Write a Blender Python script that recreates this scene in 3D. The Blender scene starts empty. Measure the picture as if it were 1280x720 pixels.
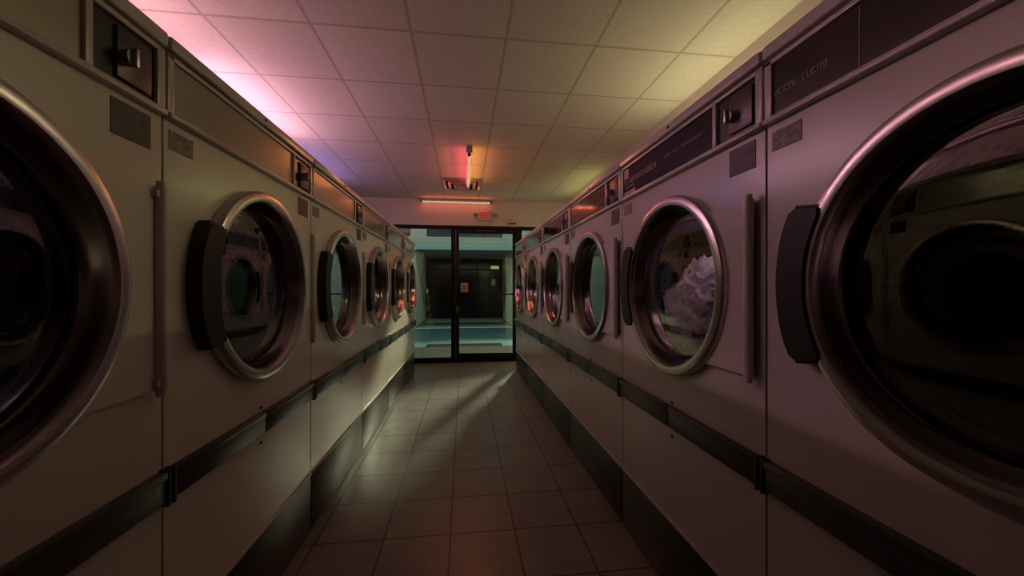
import bpy, bmesh, math, random
from mathutils import Vector, Matrix
random.seed(7)
S = bpy.context.scene
COL = S.collection
PI = math.pi

# ------------------------------------------------------------ camera
YAW = 0.1255
cam_d = bpy.data.cameras.new('camera'); cam = bpy.data.objects.new('camera', cam_d); COL.objects.link(cam)
cam.location = (0, 0, 1.142); cam.rotation_euler = (PI/2, 0, -YAW)
cam_d.sensor_width = 36; cam_d.lens = 36*490/1280; cam_d.shift_x = -0.001
cam_d.clip_start = .02; cam_d.clip_end = 200
S.camera = cam
# ------------------------------------------------------------ colour management
S.view_settings.view_transform = 'Standard'; S.view_settings.look = 'None'
S.view_settings.gamma = 1; S.view_settings.use_curve_mapping = False
S.view_settings.exposure = 0.0
# ------------------------------------------------------------ world: night sky
w = bpy.data.worlds.new('night'); S.world = w; w.use_nodes = True
bg = w.node_tree.nodes['Background']; bg.inputs[0].default_value = (.25, .42, .55, 1); bg.inputs[1].default_value = .035

def lamp(name, loc, col, power, r=.05, kind='POINT', rot=(0,0,0), size=None):
    d = bpy.data.lights.new(name, kind); d.color = col; d.energy = power
    if kind == 'POINT': d.shadow_soft_size = r
    if kind == 'AREA':
        d.shape = 'RECTANGLE'; d.size, d.size_y = size
    o = bpy.data.objects.new(name, d); COL.objects.link(o); o.location = loc; o.rotation_euler = rot
    return o
# street lamp over the far kerb on the right; two facade fills added
sl = lamp('street_light', (2.45, 10.4, 4.3), (1, .93, .62), 3300, .10, kind='SPOT')
sl.data.spot_size = math.radians(62); sl.data.spot_blend = .35; sl.data.shadow_soft_size = .24
sl.rotation_euler = (Vector((-.1, 5.2, .2)) - Vector((2.45, 10.4, 4.3))).to_track_quat('-Z', 'Y').to_euler()
lamp('facade_fill', (1.9, 6.6, 5.4), (.80, 1, .82), 640, .3)
lamp('facade_fill', (-1.9, 6.6, 5.4), (.80, 1, .82), 640, .3)
# neon tubes of the room, one of them an added fill: (name, x0, y0, x1, y1, z, glow colour, power)
TUBES = {
 'front':  dict(a=(-.637, 5.99, 2.437), b=(.425, 5.99, 2.437), col=(1, .16, .07), p=.38, em=(.50, .36, .24)),
 'centre': dict(a=(.055, 4.98, 2.42), b=(.055, 3.78, 2.42), col=(1, .13, .13), p=1.9, em=(.50, .36, .24)),
 'purple': dict(a=(-1.54, 3.9, 2.27), b=(-1.54, 5.1, 2.27), col=(.45, .32, 1), p=.9, em=(.4, .25, .6)),
 'yellow': dict(a=(1.525, 4.3, 2.25), b=(1.525, 5.5, 2.25), col=(.78, .80, .28), p=.65, em=(.40, .40, .2)),
 'pink':   dict(a=(-1.54, 1.1, 2.27), b=(-1.54, 2.3, 2.27), col=(1, .50, .58), p=2.4, em=(.8, .32, .45)),
 'rose':   dict(a=(-1.54, 2.5, 2.27), b=(-1.54, 3.7, 2.27), col=(1, .52, .72), p=3.9, em=(.8, .32, .5)),
 'lime_fill':   dict(a=(1.525, 1.6, 2.12), b=(1.525, 2.8, 2.12), col=(.95, .85, .45), p=2.0, em=(.5, .5, .3)),  # unseen tube added to brighten the left dryer row
}

# ------------------------------------------------------------ materials
def mat(name, col=(.8,.8,.8), rough=.5, metal=0, spec=.5, coat=0, em=None, es=1, build=None):
    m = bpy.data.materials.new(name); m.use_nodes = True
    nt = m.node_tree; b = nt.nodes['Principled BSDF']
    b.inputs['Base Color'].default_value = (*col, 1); b.inputs['Roughness'].default_value = rough
    b.inputs['Metallic'].default_value = metal; b.inputs['Specular IOR Level'].default_value = spec
    b.inputs['Coat Weight'].default_value = coat; b.inputs['Coat Roughness'].default_value = .08
    if em: b.inputs['Emission Color'].default_value = (*em, 1); b.inputs['Emission Strength'].default_value = es
    if build: build(nt, b)
    return m
def N(nt, t, **k):
    n = nt.nodes.new(t)
    for a, v in k.items(): setattr(n, a, v)
    return n
def noise_mix(c1, c2, scale=3, bump=0, rough=None, detail=4):
    def f(nt, b):
        tc = N(nt, 'ShaderNodeTexCoord'); n = N(nt, 'ShaderNodeTexNoise'); n.inputs['Scale'].default_value = scale; n.inputs['Detail'].default_value = detail
        nt.links.new(tc.outputs['Object'], n.inputs['Vector'])
        r = N(nt, 'ShaderNodeValToRGB'); r.color_ramp.elements[0].position = .35; r.color_ramp.elements[1].position = .65
        r.color_ramp.elements[0].color = (*c1, 1); r.color_ramp.elements[1].color = (*c2, 1)
        nt.links.new(n.outputs[0], r.inputs[0]); nt.links.new(r.outputs[0], b.inputs['Base Color'])
        if rough:
            mr = N(nt, 'ShaderNodeMapRange'); mr.inputs[3].default_value = rough[0]; mr.inputs[4].default_value = rough[1]
            nt.links.new(n.outputs[0], mr.inputs[0]); nt.links.new(mr.outputs[0], b.inputs['Roughness'])
        if bump:
            bp = N(nt, 'ShaderNodeBump'); bp.inputs['Strength'].default_value = bump; bp.inputs['Distance'].default_value = .01
            nt.links.new(n.outputs[0], bp.inputs['Height']); nt.links.new(bp.outputs[0], b.inputs['Normal'])
    return f
def tiles(c1, c2, cm, w, h, off=(0,0), mortar=.004, axes='XY', vary=True, rough=None, bump=.3, speck=0, spk=(.82,1.08)):
    """square grid of tiles w by h metres"""
    def f(nt, b):
        tc = N(nt, 'ShaderNodeTexCoord'); sp = N(nt, 'ShaderNodeSeparateXYZ'); cb = N(nt, 'ShaderNodeCombineXYZ')
        nt.links.new(tc.outputs['Object'], sp.inputs[0])
        for i, a in enumerate(axes):
            ad = N(nt, 'ShaderNodeMath', operation='ADD'); ad.inputs[1].default_value = off[i] + 50*(w, h)[i]
            nt.links.new(sp.outputs[a], ad.inputs[0]); nt.links.new(ad.outputs[0], cb.inputs[i])
        br = N(nt, 'ShaderNodeTexBrick'); br.offset = 0; br.squash = 1
        for k, v in (('Scale', 1), ('Mortar Size', mortar), ('Mortar Smooth', .1), ('Bias', 0), ('Brick Width', w), ('Row Height', h)): br.inputs[k].default_value = v
        br.inputs['Color1'].default_value = (*c1, 1); br.inputs['Color2'].default_value = (*c2, 1); br.inputs['Mortar'].default_value = (*cm, 1)
        nt.links.new(cb.outputs[0], br.inputs['Vector'])
        out = br.outputs['Color']
        if speck:
            n = N(nt, 'ShaderNodeTexNoise'); n.inputs['Scale'].default_value = speck; n.inputs['Detail'].default_value = 6
            nt.links.new(tc.outputs['Object'], n.inputs['Vector'])
            mr = N(nt, 'ShaderNodeMapRange'); mr.inputs[1].default_value=.3; mr.inputs[2].default_value=.7; mr.inputs[3].default_value = spk[0]; mr.inputs[4].default_value = spk[1]
            mx = N(nt, 'ShaderNodeMix', data_type='RGBA', blend_type='MULTIPLY'); mx.inputs[0].default_value = 1
            nt.links.new(n.outputs[0], mr.inputs[0]); nt.links.new(out, mx.inputs[6]); nt.links.new(mr.outputs[0], mx.inputs[7]); out = mx.outputs[2]
        nt.links.new(out, b.inputs['Base Color'])
        bp = N(nt, 'ShaderNodeBump', invert=True); bp.inputs['Strength'].default_value = bump; bp.inputs['Distance'].default_value = .004
        nt.links.new(br.outputs['Fac'], bp.inputs['Height']); nt.links.new(bp.outputs[0], b.inputs['Normal'])
    return f
def glass_mat(name, tint=(.95,.97,.96), refl=1.0, rough=.0, ior=1.5):
    m = bpy.data.materials.new(name); m.use_nodes = True; nt = m.node_tree
    nt.nodes.remove(nt.nodes['Principled BSDF']); out = nt.nodes['Material Output']
    t = N(nt, 'ShaderNodeBsdfTransparent'); t.inputs[0].default_value = (*tint, 1)
    g = N(nt, 'ShaderNodeBsdfGlossy'); g.inputs['Roughness'].default_value = rough; g.inputs[0].default_value = (refl, refl, refl, 1)
    fr = N(nt, 'ShaderNodeFresnel'); fr.inputs[0].default_value = ior
    mx = N(nt, 'ShaderNodeMixShader')
    nt.links.new(fr.outputs[0], mx.inputs[0]); nt.links.new(t.outputs[0], mx.inputs[1]); nt.links.new(g.outputs[0], mx.inputs[2])
    nt.links.new(mx.outputs[0], out.inputs[0]); return m

M = {}
M['enamel'] = mat('white_enamel', (.60,.56,.53), .22, build=noise_mix((.58,.54,.51),(.63,.59,.56), 2.2, rough=(.16,.30)))
M['enamel_lit'] = mat('white_enamel_lit', (.8,.78,.66), .2, build=noise_mix((.78,.75,.64),(.84,.81,.70), 2.2, rough=(.14,.26)))  # left row copy of the enamel, light falling on it put into the colour
M['enamel_edge'] = mat('white_trim', (.62,.57,.55), .25)
M['chrome'] = mat('chrome', (.55,.50,.50), .27, 1)
M['barrel'] = mat('brushed_steel', (.30,.26,.27), .17, 1)
M['rubber'] = mat('dark_rubber', (.022,.022,.022), .45)
M['handle'] = mat('black_handle', (.009,.008,.008), .5, spec=.35)
M['strip'] = mat('bumper_vinyl', (.055,.055,.05), .35)
M['kick'] = mat('kick_plate', (.075,.08,.072), .32, build=noise_mix((.030,.032,.028),(.042,.045,.039), 3))
M['gap'] = mat('shadow_gap', (.01,.01,.01), .8)
M['panel_dark'] = mat('panel_maroon', (.016,.006,.008), .1, coat=.35)
M['panel_blue'] = mat('panel_navy', (.010,.008,.030), .1, coat=.1, spec=.3)
M['panel_teal'] = mat('panel_slate', (.06,.09,.10), .15, coat=.5)
M['panel_pale'] = mat('panel_pale_reflection', (.40,.37,.30), .2, metal=.35, coat=.4)  # paler base imitates the lit surroundings mirrored in the left panels
M['print'] = mat('pale_print', (.34,.25,.27), .4)
M['coin'] = mat('coin_box_black', (.015,.014,.016), .25)
M['steel'] = mat('steel', (.5,.5,.5), .3, 1)
M['sticker'] = mat('sticker_dark', (.05,.035,.045), .5, build=noise_mix((.04,.03,.04),(.09,.06,.07), 60))
M['tag'] = mat('tag_grey', (.22,.17,.18), .5, build=noise_mix((.14,.10,.12),(.32,.27,.28), 70))
def perf(nt, b):
    tc = N(nt, 'ShaderNodeTexCoord'); v = N(nt, 'ShaderNodeTexVoronoi'); v.inputs['Scale'].default_value = 35; v.inputs['Randomness'].default_value = .1
    nt.links.new(tc.outputs['Object'], v.inputs['Vector'])
    r = N(nt, 'ShaderNodeValToRGB'); r.color_ramp.elements[0].position=.25; r.color_ramp.elements[1].position=.33
    r.color_ramp.elements[0].color=(.01,.01,.01,1); r.color_ramp.elements[1].color=(.10,.10,.10,1)
    nt.links.new(v.outputs['Distance'], r.inputs[0]); nt.links.new(r.outputs[0], b.inputs['Base Color'])
M['drum'] = mat('perforated_drum', (.1,.1,.1), .4, .8, build=perf)
M['glass_dryer'] = glass_mat('dryer_glass', (.80,.78,.78), ior=1.9)
M['glass'] = glass_mat('shop_glass', (.90,.95,.93))
M['frame'] = mat('black_aluminium', (.004,.0035,.004), .5, spec=.2)
M['wall'] = mat('painted_wall', (.50,.44,.38), .7, build=noise_mix((.48,.42,.36),(.52,.46,.40), 1.5, bump=.03))
M['ceiling'] = mat('ceiling_tile', (.55,.5,.45), .85, build=tiles((.52,.48,.43),(.56,.52,.47),(.37,.33,.30), .505, .55, off=(-.23,-4.87+.0), mortar=.009, bump=.1, speck=40, spk=(.92,1.05)))
M['floor'] = mat('floor_tile', (.4,.36,.33), .32, build=tiles((.26,.25,.235),(.29,.275,.255),(.10,.06,.05), .30, .32, off=(.06,-4.08), mortar=.005, speck=9))
M['fix'] = mat('fixture_grey', (.25,.22,.20), .6)
M['cap'] = mat('tube_cap', (.03,.02,.02), .5)
M['vent'] = mat('vent_metal', (.42,.36,.36), .3, .7)
M['linen'] = mat('linen', (.8,.76,.8), .9, build=noise_mix((.72,.68,.72),(.85,.80,.84), 5, bump=.2))
M['concrete'] = mat('concrete', (.3,.3,.26), .9, spec=.08, build=noise_mix((.020,.020,.017),(.030,.028,.023), 4, bump=.2))
M['road'] = mat('asphalt', (.05,.09,.10), .4, spec=.25, build=noise_mix((.035,.072,.085),(.052,.098,.108), 1.2, rough=(.28,.5)))
M['paint_line'] = mat('road_line', (.5,.5,.42), .7)
M['grate'] = mat('iron_grate', (.006,.006,.006), .9, spec=.08)
M['bld'] = mat('building_panel', (.36,.42,.38), .6, build=tiles((.20,.225,.205),(.22,.245,.225),(.12,.145,.135), 1.2, .135, axes='XZ', mortar=.006))
M['bld_tile'] = mat('building_tile', (.33,.40,.36), .35, build=tiles((.76,.80,.74),(.80,.84,.78),(.45,.50,.46), .28, .135, axes='YZ', mortar=.006))
M['bld_trim'] = mat('building_blue_trim', (.13,.22,.24), .5)
M['soffit'] = mat('building_soffit', (.42,.38,.32), .7)
M['bld_glass'] = mat('dark_shop_glass', (.006,.010,.012), .12, spec=.22)
M['bld_win'] = mat('night_window', (.012,.022,.04), .12)
M['paper'] = mat('paper', (.9,.88,.8), .8)
M['paper_orange'] = mat('paper_notice', (.50,.30,.20), .8)
M['paper_ink'] = mat('notice_ink', (.35,.17,.08), .8)
M['lightbox'] = mat('lit_box', (.3,.3,.1), .6, em=(.30,.30,.11), es=1)
M['exit_body'] = mat('exit_housing', (.42,.36,.36), .5)
M['exit_red'] = mat('exit_letters', (.4,.02,.02), .5, em=(.24,.010,.008), es=1)
M['closer'] = mat('closer_tan', (.42,.30,.18), .4)

# ------------------------------------------------------------ mesh helpers
class MB:
    def __init__(s): s.bm = bmesh.new()
    def box(s, x0, x1, y0, y1, z0, z1, bevel=0, seg=2):
        r = bmesh.ops.create_cube(s.bm, size=1, matrix=Matrix.Translation(((x0+x1)/2,(y0+y1)/2,(z0+z1)/2)) @ Matrix.Diagonal((abs(x1-x0),abs(y1-y0),abs(z1-z0),1)))
        if bevel:
            es = {e for v in r['verts'] for e in v.link_edges}
            bmesh.ops.bevel(s.bm, geom=list(es), offset=bevel, segments=seg, affect='EDGES', profile=.5)
        return s
    def cyl(s, a, b, r, n=20, r2=None):
        a, b = Vector(a), Vector(b); d = b-a
        q = d.to_track_quat('Z','Y').to_matrix().to_4x4()
        bmesh.ops.create_cone(s.bm, cap_ends=True, segments=n, radius1=r, radius2=r if r2 is None else r2, depth=d.length, matrix=Matrix.Translation((a+b)/2) @ q)
        return s
    def lathe(s, prof, cz, n=72, cx=0, close=False):
        """profile of (radius, y) spun round the axis through (cx, *, cz) along y"""
        rings = [[s.bm.verts.new((cx + r*math.cos(2*PI*i/n), y, cz + r*math.sin(2*PI*i/n))) for i in range(n)] for r, y in prof]
        pairs = list(zip(rings, rings[1:])) + ([(rings[-1], rings[0])] if close else [])
        for A, B in pairs:
            for i in range(n): s.bm.faces.new((A[i], A[(i+1)%n], B[(i+1)%n], B[i]))
        return rings
    def poly(s, pts, y0, y1):
        f = [s.bm.verts.new((x, y0, z)) for x, z in pts]; g = [s.bm.verts.new((x, y1, z)) for x, z in pts]
        s.bm.faces.new(f); s.bm.faces.new(g[::-1])
        for i in range(len(pts)): s.bm.faces.new((f[i], f[(i+1)%len(pts)], g[(i+1)%len(pts)], g[i]))
    def build(s, name, m, parent=None, smooth=True, loc=None):
        bmesh.ops.recalc_face_normals(s.bm, faces=s.bm.faces)
        me = bpy.data.meshes.new(name); s.bm.to_mesh(me); s.bm.free()
        me.materials.append(m)
        if smooth:
            me.polygons.foreach_set('use_smooth', [True]*len(me.polygons))
            try: me.set_sharp_from_angle(angle=math.radians(32))
            except Exception: pass
        o = bpy.data.objects.new(name, me); COL.objects.link(o)
        if parent: o.parent = parent
        if loc: o.location = loc
        return o
def empty(name, loc=(0,0,0), rz=0):
    o = bpy.data.objects.new(name, None); COL.objects.link(o); o.location = loc; o.rotation_euler = (0,0,rz); o.empty_display_size=.1; return o
def tag(o, label=None, cat=None, group=None, kind=None):
    if label: o['label'] = label
    if cat: o['category'] = cat
    if group: o['group'] = group
    if kind: o['kind'] = kind
    return o
def bx(name, m, dims, parent=None, bevel=0):
    return MB().box(*dims, bevel=bevel).build(name, m, parent)

# ------------------------------------------------------------ the room shell
YW, ZC, XL, XR, YB = 6.06, 2.497, -1.60, 1.585, -3.2
def struct(o, label=None): o['kind'] = 'structure'; return o
struct(bx('floor', M['floor'], (XL-.1, XR+.1, YB-.1, YW+.12, -.12, 0)))
struct(bx('ceiling', M['ceiling'], (XL-.1, XR+.1, YB-.1, YW, ZC, ZC+.12)))
struct(bx('wall_left', M['wall'], (XL-.12, XL, YB, YW, 0, ZC)))
struct(bx('wall_right', M['wall'], (XR, XR+.12, YB, YW, 0, ZC)))
struct(bx('wall_back', M['wall'], (XL-.12, XR+.12, YB-.12, YB, 0, ZC)))
struct(bx('wall_front', M['wall'], (XL-.12, XR+.12, YW, YW+.16, 2.10, 3.4)))
# shop front: black aluminium frame, two fixed lights and a glass door
g = struct(MB().box(XL, XR, YW, YW+.10, 2.062, 2.10).box(XL, XR, YW, YW+.10, 0, .022).box(-.178, -.118, YW, YW+.10, .0, 2.07).box(.805, .876, YW-.005, YW+.10, 0, 2.07)
    .build('trim_1', M['frame']))
def sidelight(name, x0, x1):
    f = struct(MB().box(x0, x1, YW+.02, YW+.08, .02, .074).box(x0, x1, YW+.02, YW+.08, 2.05, 2.07).box(x0, x0+.03, YW+.02, YW+.08, .06, 2.06).box(x1-.012, x1, YW+.02, YW+.08, .06, 2.06).build(name, M['frame']))
    bx('glass_pane', M['glass'], (x0+.03, x1-.012, YW+.047, YW+.053, .074, 2.05), f)
sidelight('window_1', XL, -.178); sidelight('window_2', .876, XR)
d = struct(MB().box(-.116, -.066, YW+.01, YW+.065, .022, 2.058, .003).box(.763, .803, YW+.01, YW+.065, .022, 2.058, .003)
    .box(-.07, .77, YW+.012, YW+.063, .022, .134, .003).box(-.07, .77, YW+.012, YW+.063, 1.987, 2.058, .003).build('door_1', M['frame']))
bx('glass_pane', M['glass'], (-.066, .763, YW+.034, YW+.040, .134, 1.987), d)
MB().box(-.066, .763, YW-.045, YW-.025, 1.036, 1.056, .004).box(-.075,-.055,YW-.04,YW+.012,1.034,1.058).box(.755,.775,YW-.04,YW+.012,1.034,1.058).build('push_bar', M['grate'], d)
lk = MB().box(-.110, -.076, YW-.004, YW+.012, .77, .86, .003).build('lock_plate', mat('lock_red_brown', (.22,.08,.07), .4, .3), d)
MB().cyl((-.093, YW-.014, .815), (-.093, YW-.003, .815), .011).build('lock_cylinder', M['handle'], lk)
MB().box(.20, .50, YW-.0, YW+.012, 2.02, 2.032, .002).build('closer_track', mat('track_red', (.12,.03,.03), .4), d)
cl = empty('door_closer', (.755, YW, 2.11)); tag(cl, 'tan metal door closer fixed above the top right corner of the glass door', 'door closer')
MB().box(-.06, .06, -.05, 0, -.022, .022, .006).build('closer_body', M['closer'], cl)
MB().cyl((-.05, -.03, .018), (-.05,-.03,.04), .012).cyl((-.05,-.03,.03),(.05,-.06,.03),.006).build('closer_arm', M['handle'], cl)
np_ = empty('paper_notice', (.013, YW+.031, 1.15)); tag(np_, 'small orange and cream paper notice taped inside the glass door', 'notice')
bx('paper_sheet', M['paper_orange'], (-.055, .055, -.001, .001, -.07, .07), np_)
MB().box(-.028, .028, -.0022, -.001, -.045, .025).build('printed_block', M['paper_ink'], np_)
struct(bx('baseboard_left', M['frame'], (XL, XL+.012, YB, YW, 0, .09))); struct(bx('baseboard_right', M['frame'], (XR-.012, XR, YB, YW, 0, .09)))

# ------------------------------------------------------------ neon tube fittings
LABEL = {
 'front': 'long fluorescent tube on the front wall above the glass door, glowing red',
 'centre': 'fluorescent tube on the middle of the ceiling running towards the air vent',
 'purple': 'tube light on the left wall above the far dryers, glowing purple',
 'yellow': 'tube light on the right wall above the far dryers, glowing yellow green',
 'pink': 'tube light on the left wall nearest the viewer, glowing pink', 'rose': 'tube light on the left wall between the pink and the purple one, glowing rose',
 'lime_fill': 'added fill tube on the right wall nearest the viewer, glowing pale yellow'}
for k, t in TUBES.items():
    a, b = Vector(t['a']), Vector(t['b']); mid = (a+b)/2; L = (b-a).length
    alongx = abs(b.x-a.x) > abs(b.y-a.y)
    e = empty('tube_light', (mid.x, mid.y, mid.z), 0 if alongx else PI/2); tag(e, LABEL[k], 'light', 'coloured tube lights')
    em = mat('tube_glow_'+k, (.03,.025,.02), .9, spec=.05, em=t['em'], es=1)
    MB().cyl((-L/2+.02,0,0), (L/2-.02,0,0), .0145, 16).build('tube', em, e)
    for u in (-L/2, L/2-.022): MB().cyl((u,0,0), (u+.022,0,0), .0165, 16).build('end_cap', M['cap'], e)
    if k == 'front': MB().box(-L/2-.02, L/2+.02, .022, .069, .015, .058, .004).box(-L/2,-L/2+.02,-.008,.03,-.008,.02).box(L/2-.02,L/2,-.008,.03,-.008,.02).build('fixture_channel', M['fix'], e)
    elif abs(a.x) > 1:
        s_ = 1 if a.x < 0 else -1            # local +y points to -x of the room
        y0, y1 = sorted((.02*s_, .058*s_)) if a.x < 0 else sorted((.02*s_, .058*s_))
        MB().box(-L/2, L/2, y0, y1, -.03, .03, .004).build('fixture_channel', M['fix'], e)
    else:
        h = ZC - mid.z
        MB().box(-L/2, L/2, -.03, .03, .022, h, .004).box(-L/2,-L/2+.018,-.010,.010,-.008,.03).box(L/2-.018,L/2,-.010,.010,-.008,.03).build('fixture_channel', M['fix'], e)
    n = 6
    for i in range(n):
        p = a.lerp(b, (i+.5)/n)
        if alongx: offs = [Vector((0, -.03, -.03))]
        elif abs(a.x) > 1: offs = [Vector((.03*(1 if a.x < 0 else -1), 0, 0))]
        else: offs = [Vector((-.05, 0, -.04)), Vector((.05, 0, -.04))]
        for o_ in offs: lamp('tube_glow', p+o_, (1, .34, .09) if k == 'centre' and o_.x > 0 else t['col'], t['p']/n/len(offs)*4, 0)

# exit sign with two emergency lamp heads
ex = empty('exit_sign', (.332, YW, 2.245)); tag(ex, 'lit exit sign with red letters and two emergency lamp heads, above the door', 'sign')
MB().box(-.115, .115, -.05, 0, -.07, .07, .006).build('sign_housing', M['exit_body'], ex)
def text_mesh(name, s, size, loc, m, parent, depth=.003):
    c = bpy.data.curves.new(name, 'FONT'); c.body = s; c.size = size; c.extrude = depth; c.align_x = 'CENTER'; c.align_y = 'CENTER'; c.offset = size*.02
    o = bpy.data.objects.new(name, c); me = bpy.data.meshes.new_from_object(o); bpy.data.objects.remove(o)
    me.materials.clear(); me.materials.append(m)
    r = bpy.data.objects.new(name, me); COL.objects.link(r); r.parent = parent; r.location = loc; r.rotation_euler = (PI/2,0,0); r.scale = (.62, 1.12, 1); return r
text_mesh('exit_letters', 'EXIT', .125, (0, -.053, 0), M['exit_red'], ex)
for sx in (-1, 1):
    h = MB().cyl((sx*.115, -.03, .03), (sx*.15, -.03, .03), .008).cyl((sx*.155, -.075, .01), (sx*.155, -.02, .025), .030, 20, .020).build('lamp_head', M['exit_body'], ex)
    MB().cyl((sx*.155, -.079, .009), (sx*.155, -.0755, .010), .026).build('lamp_lens', M['steel'], h)

# ceiling vent: square stepped diffuser
vt = empty('ceiling_vent', (-.02, 5.13, ZC)); tag(vt, 'square stepped metal air vent in the ceiling before the front wall', 'vent')
MB().box(-.245, .245, -.25, .25, -.004, 0).build('backing', M['gap'], vt)
for i, (r, dz) in enumerate(((.245, -.012), (.175, -.03), (.105, -.045))):
    mb = MB()
    for a in range(4):
        R = Matrix.Rotation(a*PI/2, 4, 'Z')
        w1, w0 = r, r-.04
        vs = [mb.bm.verts.new(R @ Vector(p)) for p in ((-w1,-w1,dz+.008),(w1,-w1,dz+.008),(w0,-w0,dz-.012),(-w0,-w0,dz-.012))]
        mb.bm.faces.new(vs)
        vs = [mb.bm.verts.new(R @ Vector(p)) for p in ((-w1,-w1,dz+.011),(w1,-w1,dz+.011),(w0,-w0,dz-.009),(-w0,-w0,dz-.009))]
        mb.bm.faces.new(vs)
    mb.build('louvre_ring', M['vent'], vt, smooth=False)
MB().box(-.06,.06,-.06,.06,-.058,-.052).cyl((0,0,-.055),(0,0,-.004),.01).build('centre_plate', M['vent'], vt)

# ------------------------------------------------------------ tumble dryers
W, H, CZ, R0 = .90, 1.756, 1.150, .327
def glyphs(mb, x0, x1, z, h, y, wmin, wmax, seed):
    rr = random.Random(seed); x = x0
    while x < x1:
        wd = rr.uniform(wmin, wmax); k = rr.random()
        st = wd*.22
        mb.box(x, x+st, y-.0006, y, z, z+h)
        if k < .6: mb.box(x, x+wd, y-.0006, y, z+h*.84, z+h)
        if k > .3: mb.box(x+wd-st, x+wd, y-.0006, y, z, z+h)
        if k < .45 or k > .8: mb.box(x, x+wd, y-.0006, y, z, z+h*.16)
        x += wd*1.28 + (wd if rr.random() < .12 else 0)
def make_dryer(style):
    t = empty('tumble_dryer')
    hw = W/2 - .004; F = .014; D = .76
    # cabinet with a round hole in the front skin
    mb = MB(); bm = mb.bm; n = 96; z0, z1 = .275, 1.556; rh = .300
    def edge(a):
        dx, dz = math.cos(a), math.sin(a)
        tx = hw/abs(dx) if abs(dx) > 1e-6 else 9e9
        tz = ((z1-CZ) if dz > 0 else (CZ-z0))/abs(dz) if abs(dz) > 1e-6 else 9e9
        k = min(tx, tz); return (dx*k, CZ+dz*k)
    angs = sorted([2*PI*i/n for i in range(n)] + [math.atan2(zz-CZ, xx) % (2*PI) for xx in (-hw, hw) for zz in (z0, z1)])
    C1 = [bm.verts.new((rh*math.cos(a), F, CZ+rh*math.sin(a))) for a in angs]
    C2 = [bm.verts.new((rh*math.cos(a), F+.06, CZ+rh*math.sin(a))) for a in angs]
    E1 = [bm.verts.new((edge(a)[0], F, edge(a)[1])) for a in angs]
    E2 = [bm.verts.new((edge(a)[0], D, edge(a)[1])) for a in angs]
    m_ = len(angs)
    for i in range(m_):
        j = (i+1) % m_
        bm.faces.new((C1[i], C1[j], E1[j], E1[i])); bm.faces.new((C1[i], C1[j], C2[j], C2[i])); bm.faces.new((E1[i], E1[j], E2[j], E2[i]))
    mb.box(-hw, hw, F+.06, D, .02, .30); mb.box(-hw, hw, .05, D, 1.54, 1.74)
    en = M['enamel_lit'] if style == 'pale' else M['enamel']
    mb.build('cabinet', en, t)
    # header: frame round the control panel, lower ridge, sloping top cap
    mb = MB()
    mb.box(-hw, -hw+.022, .004, .06, 1.56, 1.715, .002).box(hw-.024, hw, .004, .06, 1.56, 1.715, .002)
    mb.box(-hw, hw, .004, .06, 1.704, 1.716, .002).box(.246, .262, .003, .05, 1.566, 1.708, .002)
    mb.box(-hw, hw, -.004, .05, 1.556, 1.571, .004)
    mb.build('header_frame', M['enamel_edge'], t)
    mb = MB(); mb.box(-hw, hw, -.004, .77, 1.722, 1.756, .006, 3); cap = mb.build('top_cap', M['enamel'], t)
    MB().cyl((0, -.006, 1.739), (0, -.002, 1.739), .006, 12).build('screw', M['handle'], cap)
    pm = {'maroon': M['panel_dark'], 'navy': M['panel_blue'], 'slate': M['panel_teal'], 'pale': M['panel_pale']}[style]
    cp = MB().box(-hw+.022, .246, .010, .05, 1.571, 1.704).build('control_panel', pm, t)
    if style != 'pale':
        y = .0098
        def pr(name, *gl, boxes=()):
            mb = MB()
            for g_ in gl: glyphs(mb, *g_)
            for q in boxes: mb.box(*q)
            mb.build(name, M['print'], cp, smooth=False)
        if style == 'navy':
            pr('printed_logo', boxes=[(-.420, -.372, y-.0006, y, 1.655, 1.70)])
            pr('printed_text', (-.42, -.12, 1.628, .022, y, .014, .019, 3), (-.42, -.32, 1.608, .010, y, .006, .009, 6))
            pr('printed_text', (-.05, .2, 1.640, .011, y, .007, .010, 5))
            pr('printed_block', boxes=[(-.42, -.30, y-.0005, y, 1.576, 1.594)])
        else:
            pr('printed_text', (-.42, -.28, 1.62, .014, y, .009, .013, 8))
            pr('printed_text', *[(.10, .225, 1.682-r_*.016, .006, y, .004, .008, 20+r_) for r_ in range(7)])
            pr('printed_text', (-.10, .02, 1.66, .010, y, .008, .011, 9))
            for xx in (-.21, .06): pr('printed_line', boxes=[(xx, xx+.0015, y-.0005, y, 1.575, 1.70)])
    cb = MB().box(.262, .430, .012, .05, 1.571, 1.704).build('coin_box', M['coin'], t)
    MB().box(.318, .408, .006, .013, 1.585, 1.692, .002).build('coin_plate', mat_cache('coin_plate_grey', (.10,.07,.085), .35, .3), cb)
    MB().cyl((.335, -.012, 1.632), (.335, .012, 1.632), .017).box(.331, .339, -.022, -.01, 1.612, 1.652, .002).build('coin_knob', M['steel'], cb)
    # stickers
    MB().box(.311, .413, F-.0015, F, 1.464, 1.540).build('warning_sticker', M['sticker'], t)
    MB().box(-.430, -.345, F-.0015, F, 1.486, 1.534).build('model_plate', M['tag'], t)
    # door: hinge plate, ring, barrel, glass, handle
    dr = empty('door_anchor'); bpy.data.objects.remove(dr)
    ring = MB(); ring.lathe([(.300, .012), (.327, .012), (.3275, -.008), (.322, -.018), (.308, -.023), (.294, -.020), (.286, -.008), (.284, .012)], CZ, 96, close=True)
    door = ring.build('door', M['chrome'], t)
    b = MB(); b.lathe([(.286, -.004), (.280, .012), (.274, .030), (.270, .036), (.272, .040), (.262, .075), (.256, .082), (.256, .088)], CZ, 96); b.build('door_barrel', M['barrel'], door)
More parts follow.
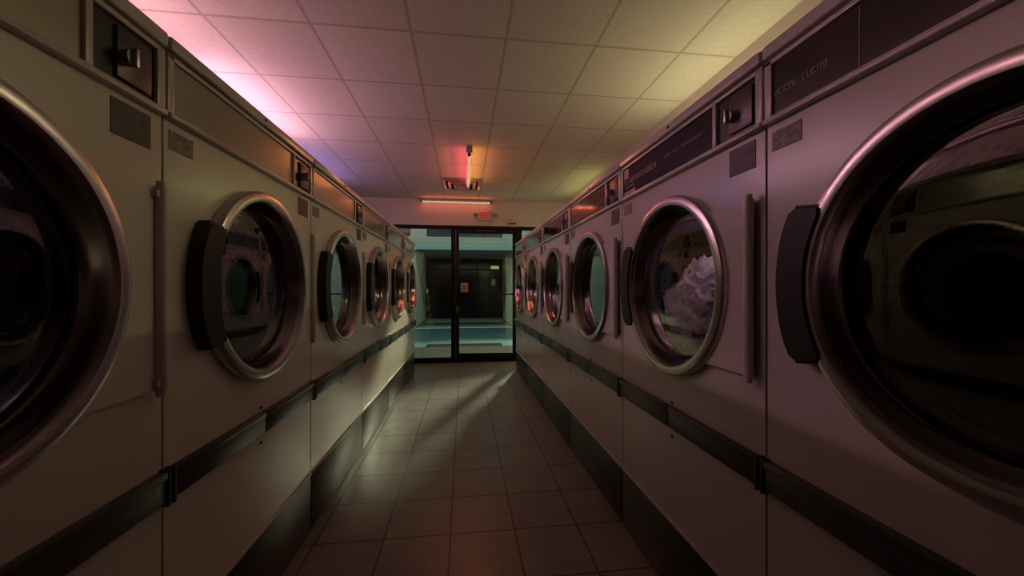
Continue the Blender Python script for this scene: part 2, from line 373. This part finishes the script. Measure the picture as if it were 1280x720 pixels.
    b = MB(); b.lathe([(.258, .078), (.246, .070), (.240, .076), (.240, .090), (.290, .092)], CZ, 96); b.build('door_gasket', M['rubber'], door)
    prof = [(.268*math.sin(a), .044-.004*math.cos(a)) for a in [PI/2*(1-i/9) for i in range(10)]]
    b = MB(); rg = b.lathe(prof[:-1], CZ, 64); c = b.bm.verts.new((0, prof[-1][1], CZ))
    for i in range(64): b.bm.faces.new((rg[-1][i], rg[-1][(i+1)%64], c))
    b.build('door_glass', M['glass_dryer'], door)
    hp = MB(); out = [(-.374+.30*(1-math.cos(u))*.30, CZ+.178*math.sin(u*1.0)/math.sin(1.1)) for u in [1.1-2.2*i/14 for i in range(15)]]
    inn = [(-R0*.93*math.cos(u), CZ+R0*.93*math.sin(u)) for u in [-.58+1.16*i/14 for i in range(15)]]
    hp.poly(out+inn, -.028, .010)
    es = [e for e in hp.bm.edges if abs(e.verts[0].co.y+.028) < 1e-5 and abs(e.verts[1].co.y+.028) < 1e-5]
    bmesh.ops.bevel(hp.bm, geom=es, offset=.008, segments=3, affect='EDGES')
    hp.build('door_handle', M['handle'], door)
    hg = MB(); a0 = math.asin(.2365/.312)
    hg.poly([(.404, CZ+.2365-.0085), (.404, CZ-.2365-.0085)] + [(.312*math.cos(a), CZ-.0085+.312*math.sin(a)) for a in [-a0+2*a0*i/16 for i in range(17)]], -.003, F)
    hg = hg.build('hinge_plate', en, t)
    mb = MB().cyl((.414, -.008, .903), (.414, -.008, 1.378), .0125, 16).cyl((.414, -.008, .89), (.414,-.008,.905), .009, 12).cyl((.414,-.008,1.376),(.414,-.008,1.39), .009, 12)
    mb.box(.396, .414, -.014, F, .915, .93).box(.396, .414, -.014, F, 1.352, 1.367); mb.build('hinge_pin', M['enamel_edge'], hg)
    # drum
    b = MB(); rg = b.lathe([(.300, F+.06), (.300, F+.085), (.34, F+.09), (.34, .72)], CZ, 64)
    b.bm.faces.new(rg[-1]); dm = b.build('drum', M['drum'], t)
    for a in (PI/2, PI/2+2*PI/3, PI/2+4*PI/3):
        c, s_ = math.cos(a), math.sin(a)
        mb = MB(); mb.cyl((.315*c, .12, CZ+.315*s_), (.315*c, .71, CZ+.315*s_), .032, 10)
        mb.build('drum_lifter', M['steel'], dm)
    # bumper strips, kick plate, screws
    for x0, x1 in ((-hw+.010, -.003), (.003, hw-.010)):
        MB().box(x0, x1, -.006, F, .628, .700, .003).box(x0, x1, -.010, F, .686, .703, .003).build('bumper_strip', M['strip'], t)
    for x in (-hw+.005, hw-.005):
        MB().box(x-.005, x+.005, -.010, F, .618, .706, .002).build('strip_end', M['rubber'], t)
    MB().cyl((.0, F-.004, .716), (0, F, .716), .0055, 10).build('screw', M['handle'], t); MB().cyl((.0, F-.004, .592), (0, F, .592), .0055, 10).build('screw', M['handle'], t)
    k = MB().box(-hw+.002, hw-.002, .012, .07, .008, .268, .002).build('kick_plate', M['kick'], t)
    MB().box(-hw, hw, .006, .06, .268, .277, .002).build('kick_lip', M['enamel_edge'], t)
    return t
_mc = {}
def mat_cache(n, *a):
    if n not in _mc: _mc[n] = mat(n, *a)
    return _mc[n]
def copy_tree(o, parent=None):
    c = o.copy(); COL.objects.link(c)
    if parent: c.parent = parent
    for ch in list(o.children): copy_tree(ch, c)
    return c
proto = {}
def dryer(style, loc, rz, label, group):
    if style in proto: o = copy_tree(proto[style])
    else: o = proto[style] = make_dryer(style)
    o.location = loc; o.rotation_euler = (0,0,rz); tag(o, label, 'dryer', group); return o
aR, aL = -.01084, .01107
RL = {-2: 'white dryer at the right edge nearest the viewer', -1: 'white dryer with white laundry behind its glass, black navy panel above',
      0: 'white dryer on the right, second large door from the laundry-filled one, orange glow on its panel',
      1: 'white dryer in the right row, third from the shop front', 2: 'white dryer in the right row, last but one before the shop front',
      3: 'white dryer at the far end of the right row beside the glass door'}
RL[0] = 'white dryer on the right with maroon panel, directly beyond the one holding laundry'
for k in range(-2, 4):
    y = 1.821 + .9*k + .45
    st = 'navy' if k == -1 else ('slate' if k >= 2 else 'maroon')
    dryer(st, (.7712 + aR*y, y, 0), -PI/2 - math.atan(aR), RL[k], 'dryers in the right row')
LL = {-3: 'white dryer at the left edge nearest the viewer', -2: 'white dryer in the left row, second from the viewer', -1: 'white dryer in the left row, fourth from its far end',
      0: 'white dryer in the left row, third from its far end', 1: 'white dryer in the left row, second from its far end', 2: 'white dryer at the far end of the left row beside the window'}
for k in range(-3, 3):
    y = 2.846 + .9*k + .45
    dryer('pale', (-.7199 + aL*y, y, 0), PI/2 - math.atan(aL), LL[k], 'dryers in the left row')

# laundry in the near dryer
from mathutils import noise
y = 1.821 - .45
b = MB(); bmesh.ops.create_icosphere(b.bm, subdivisions=6, radius=1)
for v in b.bm.verts:
    d_ = v.co.normalized(); q = d_*2.3
    f = 1 + .22*noise.noise(q) - .20*abs(noise.noise(q*1.9+Vector((3,1,7)))) + .07*noise.noise(q*5)
    v.co = Vector((d_.x*.26*f, d_.y*.15*f, d_.z*.215*f))
    if v.co.z < 0: v.co.x *= .97
la = b.build('laundry_pile', M['linen']); la.rotation_euler = (0,0,-PI/2 - math.atan(aR))
la.location = (.7712 + aR*y + .240, y+.10, 1.04); tag(la, 'heap of white laundry behind the glass of a right-hand dryer', 'laundry')

lamp('laundry_fill', (.7712 + aR*y + .20, y-.05, 1.40), (1, .62, .78), .38, 0)  # fill light added inside the drum to brighten the laundry

# ------------------------------------------------------------ the street
struct(bx('sidewalk', M['concrete'], (-9, 9, YW+.12, 7.75, -.12, -.005)))
struct(bx('road', M['road'], (-14, 14, 7.75, 11.5, -.14, -.012)))
for xa, xb in ((-9, 9),): 
    o = bx('kerb', M['paint_line'], (xa, xb, 11.42, 11.5, -.10, -.004)); struct(o)
gr = empty('drain_grate', (.02, 7.95, -.012)); tag(gr, 'dark iron drain grate along the near edge of the road', 'drain grate')
mb = MB().box(-.76, .76, -.22, .22, .0, .004); mb.build('frame', M['grate'], gr)
mb = MB()
for i in range(36): mb.box(-.74+i*.0415, -.725+i*.0415, -.20, .20, .004, .010)
mb.build('bars', M['grate'], gr)
bd = empty('building', (0, 11.5, 0)); tag(bd, 'pale tiled building across the street with a recessed dark shopfront', 'building')
# parts are in local coordinates: y = 0 is the street face, 3.6 the shop glass
MB().box(-1.39, 1.49, 0, 3.75, -.12, -.004).build('porch_floor', mat('porch_paving', (.11,.15,.145), .8, spec=.1), bd)
MB().box(-1.39, 1.49, .75, 1.55, -.003, .004).build('dark_floor_strip', M['kick'], bd)
MB().box(-6, -1.39, 0, 3.8, -.1, 2.245).build('pier', M['bld_tile'], bd)
MB().box(1.49, 6, 0, 3.8, -.1, 2.245).build('pier', M['bld_tile'], bd)
MB().box(-6, 6, -.02, .3, 2.34, 2.62).build('fascia', M['bld'], bd)
MB().box(-6, 6, -.06, .3, 2.245, 2.34).build('blue_ledge', M['bld_trim'], bd)
MB().box(-1.39, 1.49, .3, 3.8, 2.26, 2.6).build('soffit', M['soffit'], bd)
for x0, x1 in ((-1.51, -1.06), (1.135, 2.0), (-4.1,-3.65), (3.75,4.2)): MB().box(x0, x1, 0, .4, 2.62, 5.5).build('window_pier', M['bld'], bd)
MB().box(-6, 6, -.01, .4, 3.95, 5.5).build('upper_wall', M['bld'], bd)
for x0, x1 in ((-1.06, 1.135), (-3.65, -1.51), (2.0, 3.75)):
    wn = MB().box(x0, x1, .16, .2, 2.62, 3.95).build('window', M['bld_win'], bd)
    mb = MB()
    for i in range(1, 4): mb.box(x0+(x1-x0)*i/4-.02, x0+(x1-x0)*i/4+.02, .14, .17, 2.62, 3.95)
    mb.build('window_bar', M['frame'], wn)
sf = MB().box(-1.39, 1.49, 3.58, 3.62, 0, 2.26).build('shop_glass', M['bld_glass'], bd)
mb = MB()
for x in (-1.39, -.45, .50, 1.45): mb.box(x, x+.04, 3.54, 3.6, 0, 2.26)
mb.box(-1.39, 1.49, 3.54, 3.6, 1.83, 1.87); mb.box(-1.39, 1.49, 3.54, 3.6, 0, .12); mb.build('shop_frame', M['frame'], sf)
MB().box(1.04, 1.34, 3.45, 3.55, 1.87, 1.99, .01).build('light_box', M['lightbox'], bd)
pn = bx('paper_notice', M['paper'], (1.06, 1.21, 15.03, 15.035, 1.24, 1.48)); tag(pn, 'white paper sheet stuck on the dark shop window across the street', 'notice')
